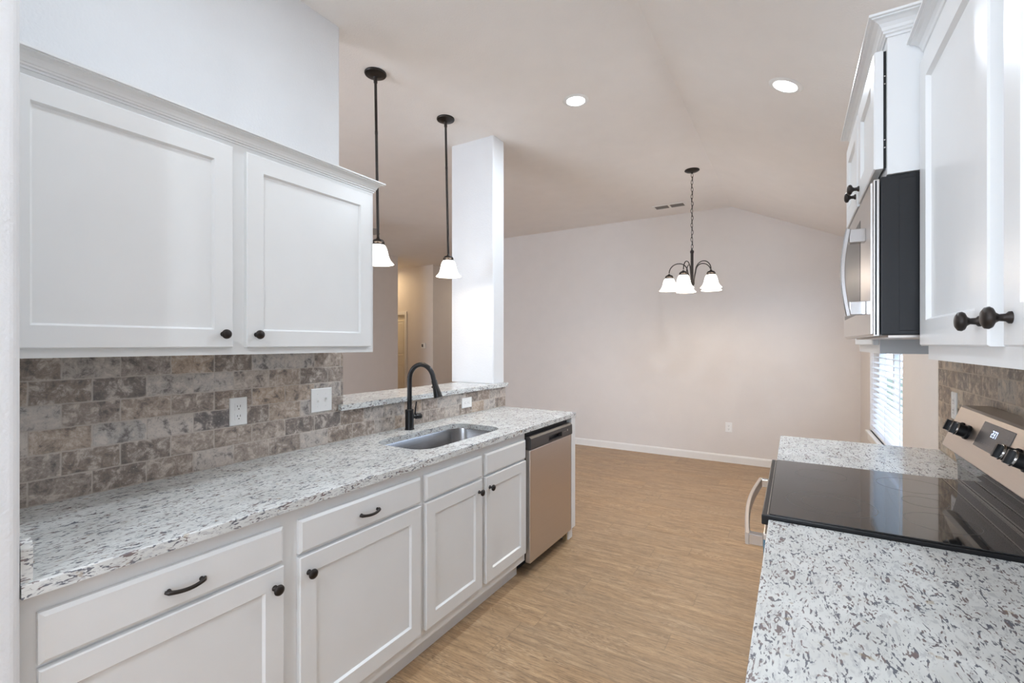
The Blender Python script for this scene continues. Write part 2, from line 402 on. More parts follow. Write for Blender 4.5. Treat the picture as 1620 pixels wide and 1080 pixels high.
# baseboards
def base_prof(y): return [(y, 0), (y-0.014, 0), (y-0.014, 0.075), (y-0.008, 0.088), (y, 0.092)]
bm = B(); prism(bm, [(q[0], q[1]) for q in base_prof(YB)], 'x', -4.4, XR); struct('baseboard_back', bm, M['trim'])
bm = B(); prism(bm, [(XR, 0), (XR-0.014, 0), (XR-0.014, 0.075), (XR-0.008, 0.088), (XR, 0.092)], 'y', 2.93, YB-0.014); struct('baseboard_right', bm, M['trim'])
bm = B(); box(bm, -7.06, -6.35, 7.306, 7.32, 0, 0.092); struct('baseboard_hall', bm, M['trim'])
bm = B(); box(bm, -6.35, -6.336, -2.7, 6.34, 0, 0.092); struct('baseboard_living', bm, M['trim'])
# dining window
wn = B()
fx0, fx1 = 0.66, 0.70
box(wn, fx0, fx1, WY0, WY0+0.045, WZ0, WZ1, 0.004); box(wn, fx0, fx1, WY1-0.045, WY1, WZ0, WZ1, 0.004)
box(wn, fx0, fx1, WY0+0.045, WY1-0.045, WZ0, WZ0+0.05, 0.004); box(wn, fx0, fx1, WY0+0.045, WY1-0.045, WZ1-0.045, WZ1, 0.004)
box(wn, fx0, fx1, 4.585, 4.645, WZ0+0.05, WZ1-0.045, 0.004)
for a, b in ((WY0+0.045, 4.585), (4.645, WY1-0.045)): box(wn, fx0+0.005, fx1-0.005, a, b, 1.34, 1.38, 0.003)
w1 = struct('window_1', wn, M['vinyl'])
struct('pane', box(B(), 0.678, 0.682, WY0+0.045, 4.585, WZ0+0.05, WZ1-0.045), M['glass'], w1)
struct('pane', box(B(), 0.678, 0.682, 4.645, WY1-0.045, WZ0+0.05, WZ1-0.045), M['glass'], w1)
st = B(); box(st, 0.565, 0.66, WY0-0.045, WY1+0.045, WZ0-0.022, WZ0, 0.006); box(st, 0.583, XR, WY0-0.02, WY1+0.02, WZ0-0.085, WZ0-0.022, 0.004)
struct('window_sill', st, M['trim'], w1, smooth=40)
# hall door with its casing
cs = B(); box(cs, DX1, DX1+0.06, 7.300, 7.32, 0, DZ+0.07, 0.004); box(cs, DX0-0.06, DX0, 7.300, 7.32, 0, DZ+0.07, 0.004); box(cs, DX0, DX1, 7.300, 7.32, DZ, DZ+0.07, 0.004)
dr = B(); box(dr, DX0, DX1, 7.345, 7.38, 0.01, DZ)
def emb(bm, x0, x1, z0, z1):
    rings_panel(bm, (x0, 7.346, z0), (1, 0, 0), (0, 0, 1), (0, -1, 0), x1-x0, z1-z0, [(0, 0), (0.004, 0.008), (0.02, 0.008), (0.03, 0.003), (0.04, 0.003), (0.055, 0.009)])
for a, b in ((DX0+0.10, DX0+0.35), (DX1-0.35, DX1-0.07)):
    emb(dr, a, b, 0.16, 0.98); emb(dr, a, b, 1.16, 1.92)
d1 = struct('door_1', dr, M['doorp']); struct('door_casing', cs, M['trim'], d1)
hb = B(); lathe(hb, (DX0+0.07, 7.345, 0.95), (0, -1, 0), [(0.0, 0), (0.03, 0), (0.03, 0.006), (0.01, 0.01), (0.01, 0.035), (0.026, 0.042), (0.026, 0.06), (0, 0.068)], 16)
struct('door_handle', hb, M['bronze'], d1)
# outside
bm = B(); box(bm, 0.8, 30, -20, 30, -0.35, -0.3); o = struct('ground', bm, M['lawn'])
bm = B()
for k in range(60): box(bm, 6.0, 6.02, -2+k*0.2, -2+k*0.2+0.19, -0.3, 1.75)
box(bm, 6.02, 6.06, -2, 10, 0.0, 0.09); box(bm, 6.02, 6.06, -2, 10, 1.1, 1.19)
solo('garden_fence', bm, M['fence'], 'board fence outside, seen through the window blinds', 'fence', (6.0, 4, -0.3), smooth=None)

# ------------------------------------------------------------------ hardware and doors
KNOB = [(0.0, 0.0), (0.009, 0.0), (0.0088, 0.003), (0.0058, 0.006), (0.0052, 0.013), (0.008, 0.017), (0.0145, 0.020), (0.0165, 0.0235), (0.0155, 0.028), (0.010, 0.0315), (0.0, 0.0325)]
def knob(th, p, n, under):
    return th.part('knob', lathe(B(), p, n, KNOB, 22), M['bronze'], under, smooth=50)
def pull(th, p, n, along, under, L=0.044):
    p, n, a = Vector(p), Vector(n), Vector(along); pts = []; rs = []
    for k in range(17):
        s = k/16.0; q = 2*s-1
        h = 0.005 + 0.018*(1-q*q)**0.7 if abs(q) < 1 else 0.003
        pts.append(p + a*(L*1.08*q) + n*h + Vector((0, 0, -0.004*(1-q*q))))
        rs.append(0.0046 + 0.0022*(abs(q)**6) - (0.003 if abs(q) > 0.99 else 0))
    bm = tube(B(), pts, rs, 10, up=n, flat=1.15)
    for s in (-1, 1): lathe(bm, p + a*(L*0.88*s), n, [(0, 0), (0.006, 0), (0.005, 0.006), (0.003, 0.011), (0, 0.012)], 12)
    return th.part('pull', bm, M['bronze'], under, smooth=60)
def shaker(th, O, U, w, h, N, name='door', t=0.02, stile=0.062):
    bm = rings_panel(B(), O, U, (0, 0, 1), N, w, h, [(0.0, 0.0005), (0.0, t-0.003), (0.003, t), (stile-0.001, t), (stile+0.005, t-0.009)])
    return th.part(name, bm, M['cab'], smooth=None)
def slab(th, O, U, w, h, N, name='drawer', t=0.02):
    bm = rings_panel(B(), O, U, (0, 0, 1), N, w, h, [(0.0, 0.0005), (0.0, t-0.007), (0.009, t)])
    return th.part(name, bm, M['cab'], smooth=None)
def carcass(x0, x1, y0, y1, z0, z1, top=True):
    """open-fronted box of 16 mm panels"""
    bm = B(); e = 0.016
    box(bm, x0, x1, y0, y0+e, z0, z1); box(bm, x0, x1, y1-e, y1, z0, z1)
    box(bm, x0, x1, y0+e, y1-e, z0, z0+e)
    if top: box(bm, x0, x1, y0+e, y1-e, z1-e, z1)
    return bm
def face_frame(xa, xb, y0, y1, z0, z1, openings):
    """a board in the plane x=xa..xb with rectangular openings side by side: [(ya, yb, [(za, zb), ...])]"""
    bm = B(); y = y0
    for ya, yb, hs in openings:
        box(bm, xa, xb, y, ya, z0, z1); z = z0
        for za, zb in hs: box(bm, xa, xb, ya, yb, z, za); z = zb
        box(bm, xa, xb, ya, yb, z, z1); y = yb
    box(bm, xa, xb, y, y1, z0, z1)
    return bm

# ------------------------------------------------------------------ left base run
FX = -1.40; NX = (1, 0, 0)
def base_left(y0, y1, fronts, label, sink=False):
    th = Thing('base_cabinet', label, 'cabinet', (-1.70, (y0+y1)/2, 0), None)
    bm = carcass(-1.998, FX-0.019, y0, y1, 0.10, 0.883, top=False); box(bm, -1.998, -1.990, y0+0.016, y1-0.016, 0.116, 0.883)
    th.part('carcass', bm, M['cab'], smooth=None)
    th.part('face_frame', face_frame(FX-0.019, FX, y0, y1, 0.10, 0.883, [(a+0.012, b-0.012, [(0.165, 0.695), (0.74, 0.825)]) for a, b, *_ in fronts]), M['cab'], smooth=None)
    th.part('toe_kick', box(B(), -1.475, -1.457, y0, y1, 0.0, 0.10), M['cab'], smooth=None)
    for a, b, kn, pl in fronts:
        d = shaker(th, (FX, a, 0.153), (0, 1, 0), b-a, 0.560, NX)
        if kn: knob(th, (FX+0.02, (a+0.032) if kn == 'L' else (b-0.032), 0.655), NX, d)
        dw = slab(th, (FX, a, 0.7235), (0, 1, 0), b-a, 0.112, NX, 'drawer' if pl else 'false_front')
        if pl: pull(th, (FX+0.0195, (a+b)/2, 0.776), NX, (0, 1, 0), dw)
    return th
base_left(0.295, 0.9125, [(0.323, 0.882, 'R', True)], 'white base cabinet nearest the camera under the left counter, knob at its right')
base_left(0.9125, 1.5325, [(0.937, 1.516, 'L', True)], 'white drawer base cabinet between the nearest one and the sink cabinet')
base_left(1.5325, 2.452, [(1.548, 1.978, 'R', False), (2.012, 2.437, 'L', False)], 'white two-door sink base cabinet between the drawer cabinet and the dishwasher', True)
th = Thing('end_panel', 'narrow white panel ending the left base run beyond the dishwasher', 'panel', (-1.7, 3.10, 0))
bm = B(); prism(bm, [(-2.0, 0), (-1.392, 0), (-1.392, 0.085), (-1.368, 0.085), (-1.368, 0.883), (-2.0, 0.883)], 'y', 3.074, 3.142)
th.part('side_board', bm, M['cab'], smooth=None)
th.part('cleat', box(B(), -1.43, -1.40, 3.056, 3.0735, 0.0, 0.080), M['wood'], label='raw wood cleat at the floor')

# ------------------------------------------------------------------ dishwasher
th = Thing('dishwasher', 'stainless steel dishwasher with a charcoal control strip under the counter', 'dishwasher', (-1.68, 2.765, 0))
DY0, DY1 = 2.460, 3.068
th.part('tub', box(B(), -1.97, -1.402, DY0+0.004, DY1-0.004, 0.10, 0.868), M['darkplastic'], label='black tub')
th.part('toe_plate', box(B(), -1.50, -1.48, DY0+0.01, DY1-0.02, 0.004, 0.10), M['darkplastic'])
bm = B(); box(bm, -1.400, -1.366, DY0, DY1, 0.082, 0.768, 0.004)
dd = th.part('door', bm, M['steel_soft'], label='warm reflecting steel door')
bm = B()
y0, y1, z0, z1 = DY0, DY1, 0.770, 0.850
hy0, hy1, hz0, hz1 = 2.70, 2.90, 0.783, 0.815
prof = [(-1.398, z0), (-1.360, z0), (-1.358, z0+0.01), (-1.360, z1-0.012), (-1.372, z1), (-1.398, z1)]
def strip(a, b):
    prism(bm, prof, 'y', a, b)
strip(y0, hy0); strip(hy1, y1)
prism(bm, [(-1.398, z0), (-1.360, z0), (-1.3585, hz0), (-1.398, hz0)], 'y', hy0, hy1)
prism(bm, [(-1.398, hz1), (-1.3595, hz1), (-1.360, z1-0.012), (-1.372, z1), (-1.398, z1)], 'y', hy0, hy1)
cp = th.part('control_panel', bm, M['dwpanel'], dd.parent, 'charcoal control strip', smooth=None)
bm = B(); box(bm, -1.396, -1.388, hy0, hy1, hz0, hz1); th.part('handle_pocket', bm, M['darkplastic'], cp)
bm = lathe(B(), (-1.3595, 2.985, 0.812), (1, 0, 0), [(0, 0), (0.008, 0), (0.008, 0.002), (0, 0.0025)], 16)
th.part('badge', bm, M['chrome'], cp)
for k in range(3): th.part('indicator', box(B(), -1.3600, -1.3582, 2.925+k*0.016, 2.933+k*0.016, 0.806, 0.809), M['chrome'], cp)

# ------------------------------------------------------------------ counters
def rrect(x0, x1, y0, y1, r, n=8):
    P = []
    for cx, cy, a in ((x1-r, y1-r, 0), (x0+r, y1-r, 90), (x0+r, y0+r, 180), (x1-r, y0+r, 270)):
        for k in range(n+1):
            t = math.radians(a+90*k/n); P.append((cx+r*math.cos(t), cy+r*math.sin(t)))
    return P
SX0, SX1, SY0, SY1, SR = -1.835, -1.475, 1.635, 2.345, 0.10
def slab_with_hole(bm, x0, x1, y0, y1, z0, z1, hole):
    """counter slab with a rounded opening, bevelled top front edge"""
    # hole runs counter-clockwise from the +x,+y corner; tie each hole quarter to its outer corner
    n = len(hole); q = n//4
    outer = [(x1, y1), (x0, y1), (x0, y0), (x1, y0)]
    for z, flip in ((z1, False), (z0, True)):
        H = [bm.verts.new((a, b, z)) for a, b in hole]; O = [bm.verts.new((a, b, z)) for a, b in outer]
        for c in range(4):
            for k in range(q-1):
                i = c*q+k; bm.faces.new((H[i], O[c], H[i+1]))
            i = c*q+q-1; j = (i+1) % n; bm.faces.new((H[i], O[c], O[(c+1) % 4], H[j]))
        if z == z1: HT, OT = H, O
        else: HB, OB = H, O
    for k in range(n): bm.faces.new((HT[k], HT[(k+1) % n], HB[(k+1) % n], HB[k]))
    for k in range(4): bm.faces.new((OT[k], OB[k], OB[(k+1) % 4], OT[(k+1) % 4]))
    bmesh.ops.recalc_face_normals(bm, faces=bm.faces)
    es = [e for e in bm.edges if all(abs(v.co.z-z1) < 1e-6 for v in e.verts) and
          (all(abs(v.co.x-x1) < 1e-6 for v in e.verts) or all(abs(v.co.y-y1) < 1e-6 for v in e.verts))]
    bmesh.ops.bevel(bm, geom=es, offset=0.003, segments=2, profile=0.5, affect='EDGES')
    return bm
th = Thing('countertop', 'long speckled granite countertop over the left cabinets with the sink cut into it', 'countertop', (-1.7, 1.7, 0.884))
th.part('slab', slab_with_hole(B(), -1.999, -1.364, 0.293, 3.150, 0.884, 0.914, rrect(SX0, SX1, SY0, SY1, SR)), M['granite'], smooth=None)
bm = B(); prism(bm, [(-1.999, 0.9145), (-1.372, 0.9145), (-1.372, 0.985), (-1.376, 0.996), (-1.386, 1.003), (-1.999, 1.003)], 'y', 0.2935, 0.312)
th.part('side_splash', bm, M['granite'], smooth=None)
th = Thing('bar_ledge', 'raised granite bar ledge on the half wall behind the sink', 'countertop', (-2.17, 2.3, 1.072))
bm = B()
prism(bm, [(-1.975, 1.574), (-1.975, 3.195), (-2.36, 3.195), (-2.36, 1.598), (-2.008, 1.598), (-2.008, 1.574)], 'z', 1.072, 1.102)
th.part('slab', bm, M['granite'], smooth=None)
bm = B(); box(bm, -0.062, 0.588, 0.46, 1.512, 0.884, 0.914, 0.003)
solo('countertop', bm, M['granite'], 'speckled granite countertop in the right foreground, nearer than the range', 'countertop', (0.26, 1.0, 0.884))
bm = B(); prism(bm, [(-0.062, 2.268), (0.555, 2.268), (0.580, 2.278), (0.588, 2.300), (0.588, 2.928), (-0.062, 2.928)], 'z', 0.884, 0.914)
solo('countertop', bm, M['granite'], 'short granite countertop beyond the range, nearest the window', 'countertop', (0.26, 2.6, 0.884), smooth=None)

# ------------------------------------------------------------------ tiled backsplashes
bm = B(); prism(bm, [(0.3125, 0.9145), (1.602, 0.9145), (1.602, 1.352), (1.590, 1.372), (1.565, 1.3755), (0.2925, 1.3755), (0.2925, 1.0035), (0.3125, 1.0035)], 'x', -2.0098, -1.9995)
ep = solo('tile_backsplash', bm, M['tile_l'], 'brown and grey travertine tile backsplash under the left wall cabinet', 'backsplash', (-2.0, 0.95, 0.9145), smooth=None)
bm = B(); box(bm, -2.0098, -1.9995, 1.603, 3.188, 0.9145, 1.0715)
solo('tile_backsplash', bm, M['tile_l'], 'low strip of travertine tile below the bar ledge behind the sink', 'backsplash', (-2.0, 2.4, 0.9145), smooth=None)
bm = B(); prism(bm, [(0.46, 0.9145), (2.95, 0.9145), (2.95, 1.3755), (2.2775, 1.3755), (2.2775, 1.43), (1.520, 1.43), (1.520, 1.3755), (0.46, 1.3755)], 'x', 0.5895, 0.5998)
solo('tile_backsplash', bm, M['tile_r'], 'tan travertine tile backsplash on the right wall behind the range', 'backsplash', (0.595, 1.7, 0.9145), smooth=None)

# ------------------------------------------------------------------ sink and faucet
th = Thing('kitchen_sink', 'undermount stainless steel sink below the faucet', 'sink', (-1.655, 1.99, 0.68))
def loft(bm, loops, closed_bottom=True):
    R = [[bm.verts.new(p) for p in l] for l in loops]; n = len(R[0])
    for a, b in zip(R, R[1:]):
        for k in range(n): f = bm.faces.new((a[k], a[(k+1) % n], b[(k+1) % n], b[k])); f.smooth = True
    if closed_bottom: bm.faces.new(R[-1])
    return bm
def rl(g, r, z): return [(a, b, z) for a, b in rrect(SX0-g, SX1+g, SY0-g, SY1+g, r)]
bm = loft(B(), [rl(0.025, 0.12, 0.8835), rl(0.006, 0.105, 0.8835), rl(0.004, 0.10, 0.878), rl(-0.002, 0.095, 0.74), rl(-0.010, 0.09, 0.705), rl(-0.035, 0.07, 0.690), rl(-0.10, 0.05, 0.687)])
th.part('basin', bm, M['sinksteel'], smooth=60)
bm = lathe(B(), (-1.655, 1.99, 0.688), (0, 0, 1), [(0.0, 0.0), (0.020, 0.001), (0.030, 0.003), (0.042, 0.004), (0.044, 0.001), (0.0, -0.0005)], 24)
th.part('drain', bm, M['chrome'])

FXc, FYc = -1.924, 2.011
th = Thing('faucet', 'matte black gooseneck pull-down faucet behind the sink', 'faucet', (FXc, FYc, 0.9145))
zf = 0.9145
bm = lathe(B(), (FXc, FYc, zf), (0, 0, 1), [(0, 0), (0.0285, 0), (0.0285, 0.004), (0.026, 0.007), (0.0252, 0.009), (0.0252, 0.114), (0.023, 0.117), (0, 0.117)], 28)
th.part('body', bm, M['black'])
pts = [(FXc, FYc, zf+0.115), (FXc, FYc, zf+0.20)]
R = 0.092; cz = 1.296-R
pts += [(FXc, FYc, cz-0.03)]
for k in range(0, 17):
    a = PI - PI*0.93*k/16.0; pts.append((FXc+R+R*math.cos(a), FYc, cz+R*math.sin(a)))
last = Vector(pts[-1]); dirn = (Vector(pts[-1])-Vector(pts[-2])).normalized()
bm = tube(B(), pts + [tuple(last+dirn*0.02)], 0.0138, 18, up=(0, 1, 0)); th.part('spout', bm, M['black'], smooth=60)
dn = (dirn + Vector((0.02, 0, 0))).normalized()
bm = lathe(B(), last+dirn*0.016, dn, [(0, 0), (0.0155, 0), (0.0165, 0.005), (0.0165, 0.03), (0.0195, 0.055), (0.0245, 0.095), (0.0235, 0.100), (0, 0.100)], 24)
sh = th.part('spray_head', bm, M['black'])
bm = lathe(B(), last+dirn*0.055+Vector((-0.014, -0.010, 0)), (-0.8, -0.6, 0), [(0, 0), (0.006, 0), (0.006, 0.004), (0, 0.006)], 12); th.part('button', bm, M['black'], sh)
hd = Vector((0.30, 0.95, 0)).normalized()
bm = lathe(B(), Vector((FXc, FYc, zf+0.072))+hd*0.022, hd, [(0, 0), (0.012, 0), (0.012, 0.014), (0.0165, 0.018), (0.0175, 0.05), (0.015, 0.054), (0, 0.055)], 20)
hh = th.part('handle', bm, M['black'])
p0 = Vector((FXc, FYc, zf+0.085))+hd*0.036
th.part('lever', tube(B(), [p0, p0+Vector((0, 0.004, 0.03)), p0+Vector((0.002, 0.010, 0.075))], [0.005, 0.0045, 0.004], 10), M['black'], hh)

# ------------------------------------------------------------------ left wall cabinet
th = Thing('upper_cabinet', 'white two-door upper cabinet over the left tile backsplash', 'cabinet', (-1.85, 0.9, 1.376))
UX = -1.70; uy0, uy1, uz0, uz1 = 0.2925, 1.532, 1.3765, 2.135
bm = carcass(-2.009, UX-0.019, uy0, uy1, uz0, uz1); box(bm, -2.009, -2.001, uy0+0.016, uy1-0.016, uz0+0.016, uz1-0.016)
th.part('carcass', bm, M['cab'], smooth=None)
doorsL = [(0.315, 0.883, 'R'), (0.931, 1.505, 'L')]
th.part('face_frame', face_frame(UX-0.019, UX, uy0, uy1, uz0, uz1, [(a+0.012, b-0.012, [(1.415, 2.09)]) for a, b, _ in doorsL]), M['cab'], smooth=None)
for a, b, s in doorsL:
    d = shaker(th, (UX, a, 1.402), (0, 1, 0), b-a, 0.703, NX)
    knob(th, (UX+0.02, b-0.034 if s == 'R' else a+0.034, 1.448), NX, d)
th.part('crown_moulding', crown_bm([(UX, uy0), (UX, uy1), (-2.008, uy1)], 2.126, 0.048, 0.042), M['cab'], smooth=30)

# ------------------------------------------------------------------ right side cabinets
MX = (-1, 0, 0)
def upper_right(name, label, xf, y0, y1, z0, z1, doors, crown_path=None, cz=None, doorz=None):
    th = Thing(name, label, 'cabinet', ((xf+0.6)/2, (y0+y1)/2, z0))
    bm = carcass(xf+0.019, 0.599, y0, y1, z0, z1); box(bm, 0.591, 0.599, y0+0.016, y1-0.016, z0+0.016, z1-0.016)
    th.part('carcass', bm, M['cab'], smooth=None)
    dz0, dz1 = doorz
    th.part('face_frame', face_frame(xf, xf+0.019, y0, y1, z0, z1, [(a+0.012, b-0.012, [(dz0+0.012, dz1-0.012)]) for a, b, _ in doors]), M['cab'], smooth=None)
    for a, b, s in doors:
        d = shaker(th, (xf, b, dz0), (0, -1, 0), b-a, dz1-dz0, MX)
        if s: knob(th, (xf-0.02, a+0.032 if s == 'N' else b-0.032, dz0+0.042), MX, d)
    if crown_path: th.part('crown_moulding', crown_bm(crown_path, cz, 0.048, 0.042), M['cab'], smooth=30)
    return th
upper_right('upper_cabinet', 'white upper cabinet in the right foreground, nearer than the microwave', 0.285, 0.462, 1.518, 1.3765, 2.135,
            [(0.500, 0.966, 'F'), (1.030, 1.500, 'N')], [(0.285, 1.517), (0.285, 0.462), (0.599, 0.462)], 2.126, (1.410, 2.108))
th = upper_right('upper_cabinet', 'short white upper cabinet directly above the microwave', 0.205, 1.5195, 2.278, 1.850, 2.210,
            [(1.531, 1.882, 'F'), (1.914, 2.266, 'N')], [(0.599, 2.278), (0.205, 2.278), (0.205, 1.5195), (0.599, 1.5195)], 2.200, (1.870, 2.176))
for c_ in th.o.children:
    if c_.name.startswith('door'): c_.location.x -= 0.006                # the doors stand a little proud of the frame
gs = th.part('gap_shade_strip', box(B(), 0.1992, 0.2048, 1.5345, 1.5385, 1.871, 2.175), M['darkplastic'], label='dark strip standing in for the shade in the gap behind the door')  # black strip draws the shade of the door gap as a solid part
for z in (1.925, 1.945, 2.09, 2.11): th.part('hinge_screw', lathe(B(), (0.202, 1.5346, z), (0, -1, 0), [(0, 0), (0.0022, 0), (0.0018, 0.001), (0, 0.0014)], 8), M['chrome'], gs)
upper_right('upper_cabinet', 'white upper cabinet beyond the microwave, nearest the window', 0.285, 2.2795, 2.93, 1.3765, 2.135,
            [(2.300, 2.905, 'N')], [(0.599, 2.93), (0.285, 2.93), (0.285, 2.2795)], 2.126, (1.410, 2.108))
def base_right(y0, y1, fronts, label):
    th = Thing('base_cabinet', label, 'cabinet', (0.28, (y0+y1)/2, 0))
    bm = carcass(-0.011, 0.588, y0, y1, 0.10, 0.883, top=False); box(bm, 0.580, 0.588, y0+0.016, y1-0.016, 0.116, 0.883); th.part('carcass', bm, M['cab'], smooth=None)
    th.part('face_frame', face_frame(-0.030, -0.011, y0, y1, 0.10, 0.883, [(a+0.012, b-0.012, [(0.165, 0.695), (0.74, 0.825)]) for a, b in fronts]), M['cab'], smooth=None)
    th.part('toe_kick', box(B(), 0.030, 0.048, y0, y1, 0.0, 0.10), M['cab'], smooth=None)
    for a, b in fronts:
        d = shaker(th, (-0.030, b, 0.153), (0, -1, 0), b-a, 0.560, MX); knob(th, (-0.050, a+0.032, 0.655), MX, d)
        dw = slab(th, (-0.030, b, 0.7235), (0, -1, 0), b-a, 0.112, MX); pull(th, (-0.0495, (a+b)/2, 0.776), MX, (0, 1, 0), dw)
base_right(0.465, 1.505, [(0.49, 0.965), (1.01, 1.485)], 'white base cabinet under the right foreground counter')
base_right(2.270, 2.920, [(2.29, 2.90)], 'white base cabinet under the short counter beyond the range')

# ------------------------------------------------------------------ microwave
th = Thing('microwave', 'black and steel over-the-range microwave under the short cabinet', 'microwave', (0.39, 1.898, 1.435))
my0, my1, mz0, mz1 = 1.521, 2.276, 1.437, 1.846
bm = B(); box(bm, 0.192, 0.588, my0, my1, mz0, mz1, 0.003)
rings_panel(bm, (0.228, my0+0.0005, mz0+0.01), (1, 0, 0), (0, 0, 1), (0, -1, 0), 0.34, mz1-mz0-0.02, [(0, 0), (0.002, 0.0015)])
th.part('body', bm, M['mwside'], label='black side and body')
bm = B(); box(bm, 0.1775, 0.190, my0+0.001, my1-0.001, mz0-0.003, mz1-0.004, 0.002); dd = th.part('door', bm, M['steel_z'], label='brushed steel door')
bm = B(); box(bm, 0.1715, 0.1775, my0+0.006, my1-0.006, mz0+0.002, mz1-0.010, 0.002); th.part('door_skin', bm, M['steel_z'], dd)
th.part('edge_strip', box(B(), 0.1805, 0.1840, my0-0.0008, my0+0.003, mz0+0.001, mz1-0.008), M['mwside'], dd)
th.part('window', box(B(), 0.1705, 0.1725, 1.74, 2.235, mz0+0.07, mz1-0.06, 0.001), M['mwglass'], dd, label='dark glass window')
hy = 1.628; pts = []; n = 14; hz0, hz1 = 1.50, 1.733
bm = B()
def strap(bm, pts, w, t, wide):
    """flat bar: pts path, wide = direction of the broad side, w its width, t its thickness"""
    pts = [Vector(p) for p in pts]; wide = Vector(wide); R = []
    for i, p in enumerate(pts):
        tg = (pts[min(i+1, len(pts)-1)]-pts[max(0, i-1)]).normalized(); nn = tg.cross(wide).normalized()
        R.append([bm.verts.new(p + wide*(a*w/2) + nn*(b*t/2)) for a, b in ((-1, -0.6), (-0.9, -1), (0.9, -1), (1, -0.6), (1, 0.6), (0.9, 1), (-0.9, 1), (-1, 0.6))])
    for A, C in zip(R, R[1:]):
        for k in range(8): bm.faces.new((A[k], A[(k+1) % 8], C[(k+1) % 8], C[k]))
    bm.faces.new(R[0][::-1]); bm.faces.new(R[-1]); return bm
pts = [(0.132 - 0.013*math.sin(PI*k/n), hy, hz0-0.006+(hz1-hz0+0.012)*k/n) for k in range(n+1)]
strap(bm, pts, 0.032, 0.012, (0, 1, 0))
hd_ = th.part('handle', bm, M['chrome'], dd, 'curved chrome handle', smooth=30)
for za, zb in ((hz0-0.004, hz0+0.034), (hz1-0.034, hz1+0.004)):
    th.part('bracket', box(B(), 0.134, 0.1715, hy-0.014, hy+0.014, za, zb, 0.002), M['chrome'], hd_)
bm = B(); box(bm, 0.21, 0.56, my0+0.02, my1-0.02, mz0-0.006, mz0+0.001); th.part('filter_plate', bm, M['steel_soft'])

# ------------------------------------------------------------------ range
th = Thing('range', 'stainless electric range with a black glass cooktop between the right counters', 'stove', (0.26, 1.889, 0))
ry0, ry1 = 1.518, 2.262
bm = B(); box(bm, -0.040, 0.585, ry0+0.002, ry1-0.002, 0.06, 0.893); th.part('body', bm, M['darkplastic'], label='black oven body')
for a in (ry0+0.05, ry1-0.05):
    for b in (0.02, 0.52): th.part('foot', lathe(B(), (b, a, 0), (0, 0, 1), [(0, 0), (0.018, 0), (0.018, 0.01), (0.010, 0.012), (0.010, 0.061)], 10), M['darkplastic'])
bm = B(); box(bm, -0.076, -0.042, ry0+0.003, ry1-0.003, 0.27, 0.868, 0.004); od = th.part('oven_door', bm, M['steel_soft'])
th.part('window', box(B(), -0.0785, -0.0755, ry0+0.10, ry1-0.10, 0.38, 0.72, 0.001), M['glassblk'], od, label='black oven glass')
th.part('protective_film', box(B(), -0.0755, -0.045, ry0+0.0005, ry0+0.0028, 0.30, 0.850), M['film'], od, label='blue protective film on the door edge')
bm = B(); box(bm, -0.074, -0.042, ry0+0.003, ry1-0.003, 0.075, 0.262, 0.004); th.part('drawer', bm, M['steel_soft'])
bm = B(); n = 18; hx = -0.118
strap(bm, [(hx-0.020*math.sin(PI*k/n), ry0+0.035+(ry1-ry0-0.07)*k/n, 0.832) for k in range(n+1)], 0.034, 0.014, (0, 0, 1))
hd_ = th.part('handle', bm, M['steel_soft'], od, 'bowed steel handle', smooth=30)
for a in (ry0+0.034, ry1-0.062): th.part('bracket', box(B(), -0.116, -0.0765, a, a+0.028, 0.816, 0.848, 0.002), M['chrome'], hd_)
bm = B(); box(bm, -0.080, 0.500, ry0, ry1, 0.894, 0.923, 0.003); ck = th.part('cooktop_frame', bm, M['darkplastic'], label='black cooktop rim')
bm = B(); box(bm, -0.060, 0.458, ry0+0.006, ry1-0.006, 0.9232, 0.9265, 0.001); gl = th.part('cooktop_glass', bm, M['glassblk'], ck, 'black ceramic glass')
for a, b, c_ in ((0.4585, 0.4625, 0.9275), (0.497, 0.503, 0.929), (-0.0655, -0.0635, 0.9240)): th.part('metal_edge', box(B(), a, b, ry0+0.006, ry1-0.006, 0.9228, c_), M['chrome'], ck)
th.part('rear_glass', box(B(), 0.463, 0.4965, ry0+0.004, ry1-0.004, 0.9232, 0.9258), M['glassblk'], ck)
def circ(cx, cy, r, wd=0.0014):
    bm = B(); n = 64; I = []; O = []
    for k in range(n):
        c, s = math.cos(2*PI*k/n), math.sin(2*PI*k/n)
        I.append(bm.verts.new((cx+(r-wd/2)*c, cy+(r-wd/2)*s, 0.92665))); O.append(bm.verts.new((cx+(r+wd/2)*c, cy+(r+wd/2)*s, 0.92665)))
    for k in range(n): bm.faces.new((I[k], O[k], O[(k+1) % n], I[(k+1) % n]))
    bmesh.ops.recalc_face_normals(bm, faces=bm.faces); return bm
for cx, cy, r in ((0.095, 1.715, 0.115), (0.095, 1.715, 0.075), (0.085, 2.075, 0.080), (0.345, 1.690, 0.080), (0.345, 2.080, 0.095), (0.345, 1.885, 0.055)):
    th.part('burner_mark', circ(cx, cy, r), M['ring'], ck, smooth=None)
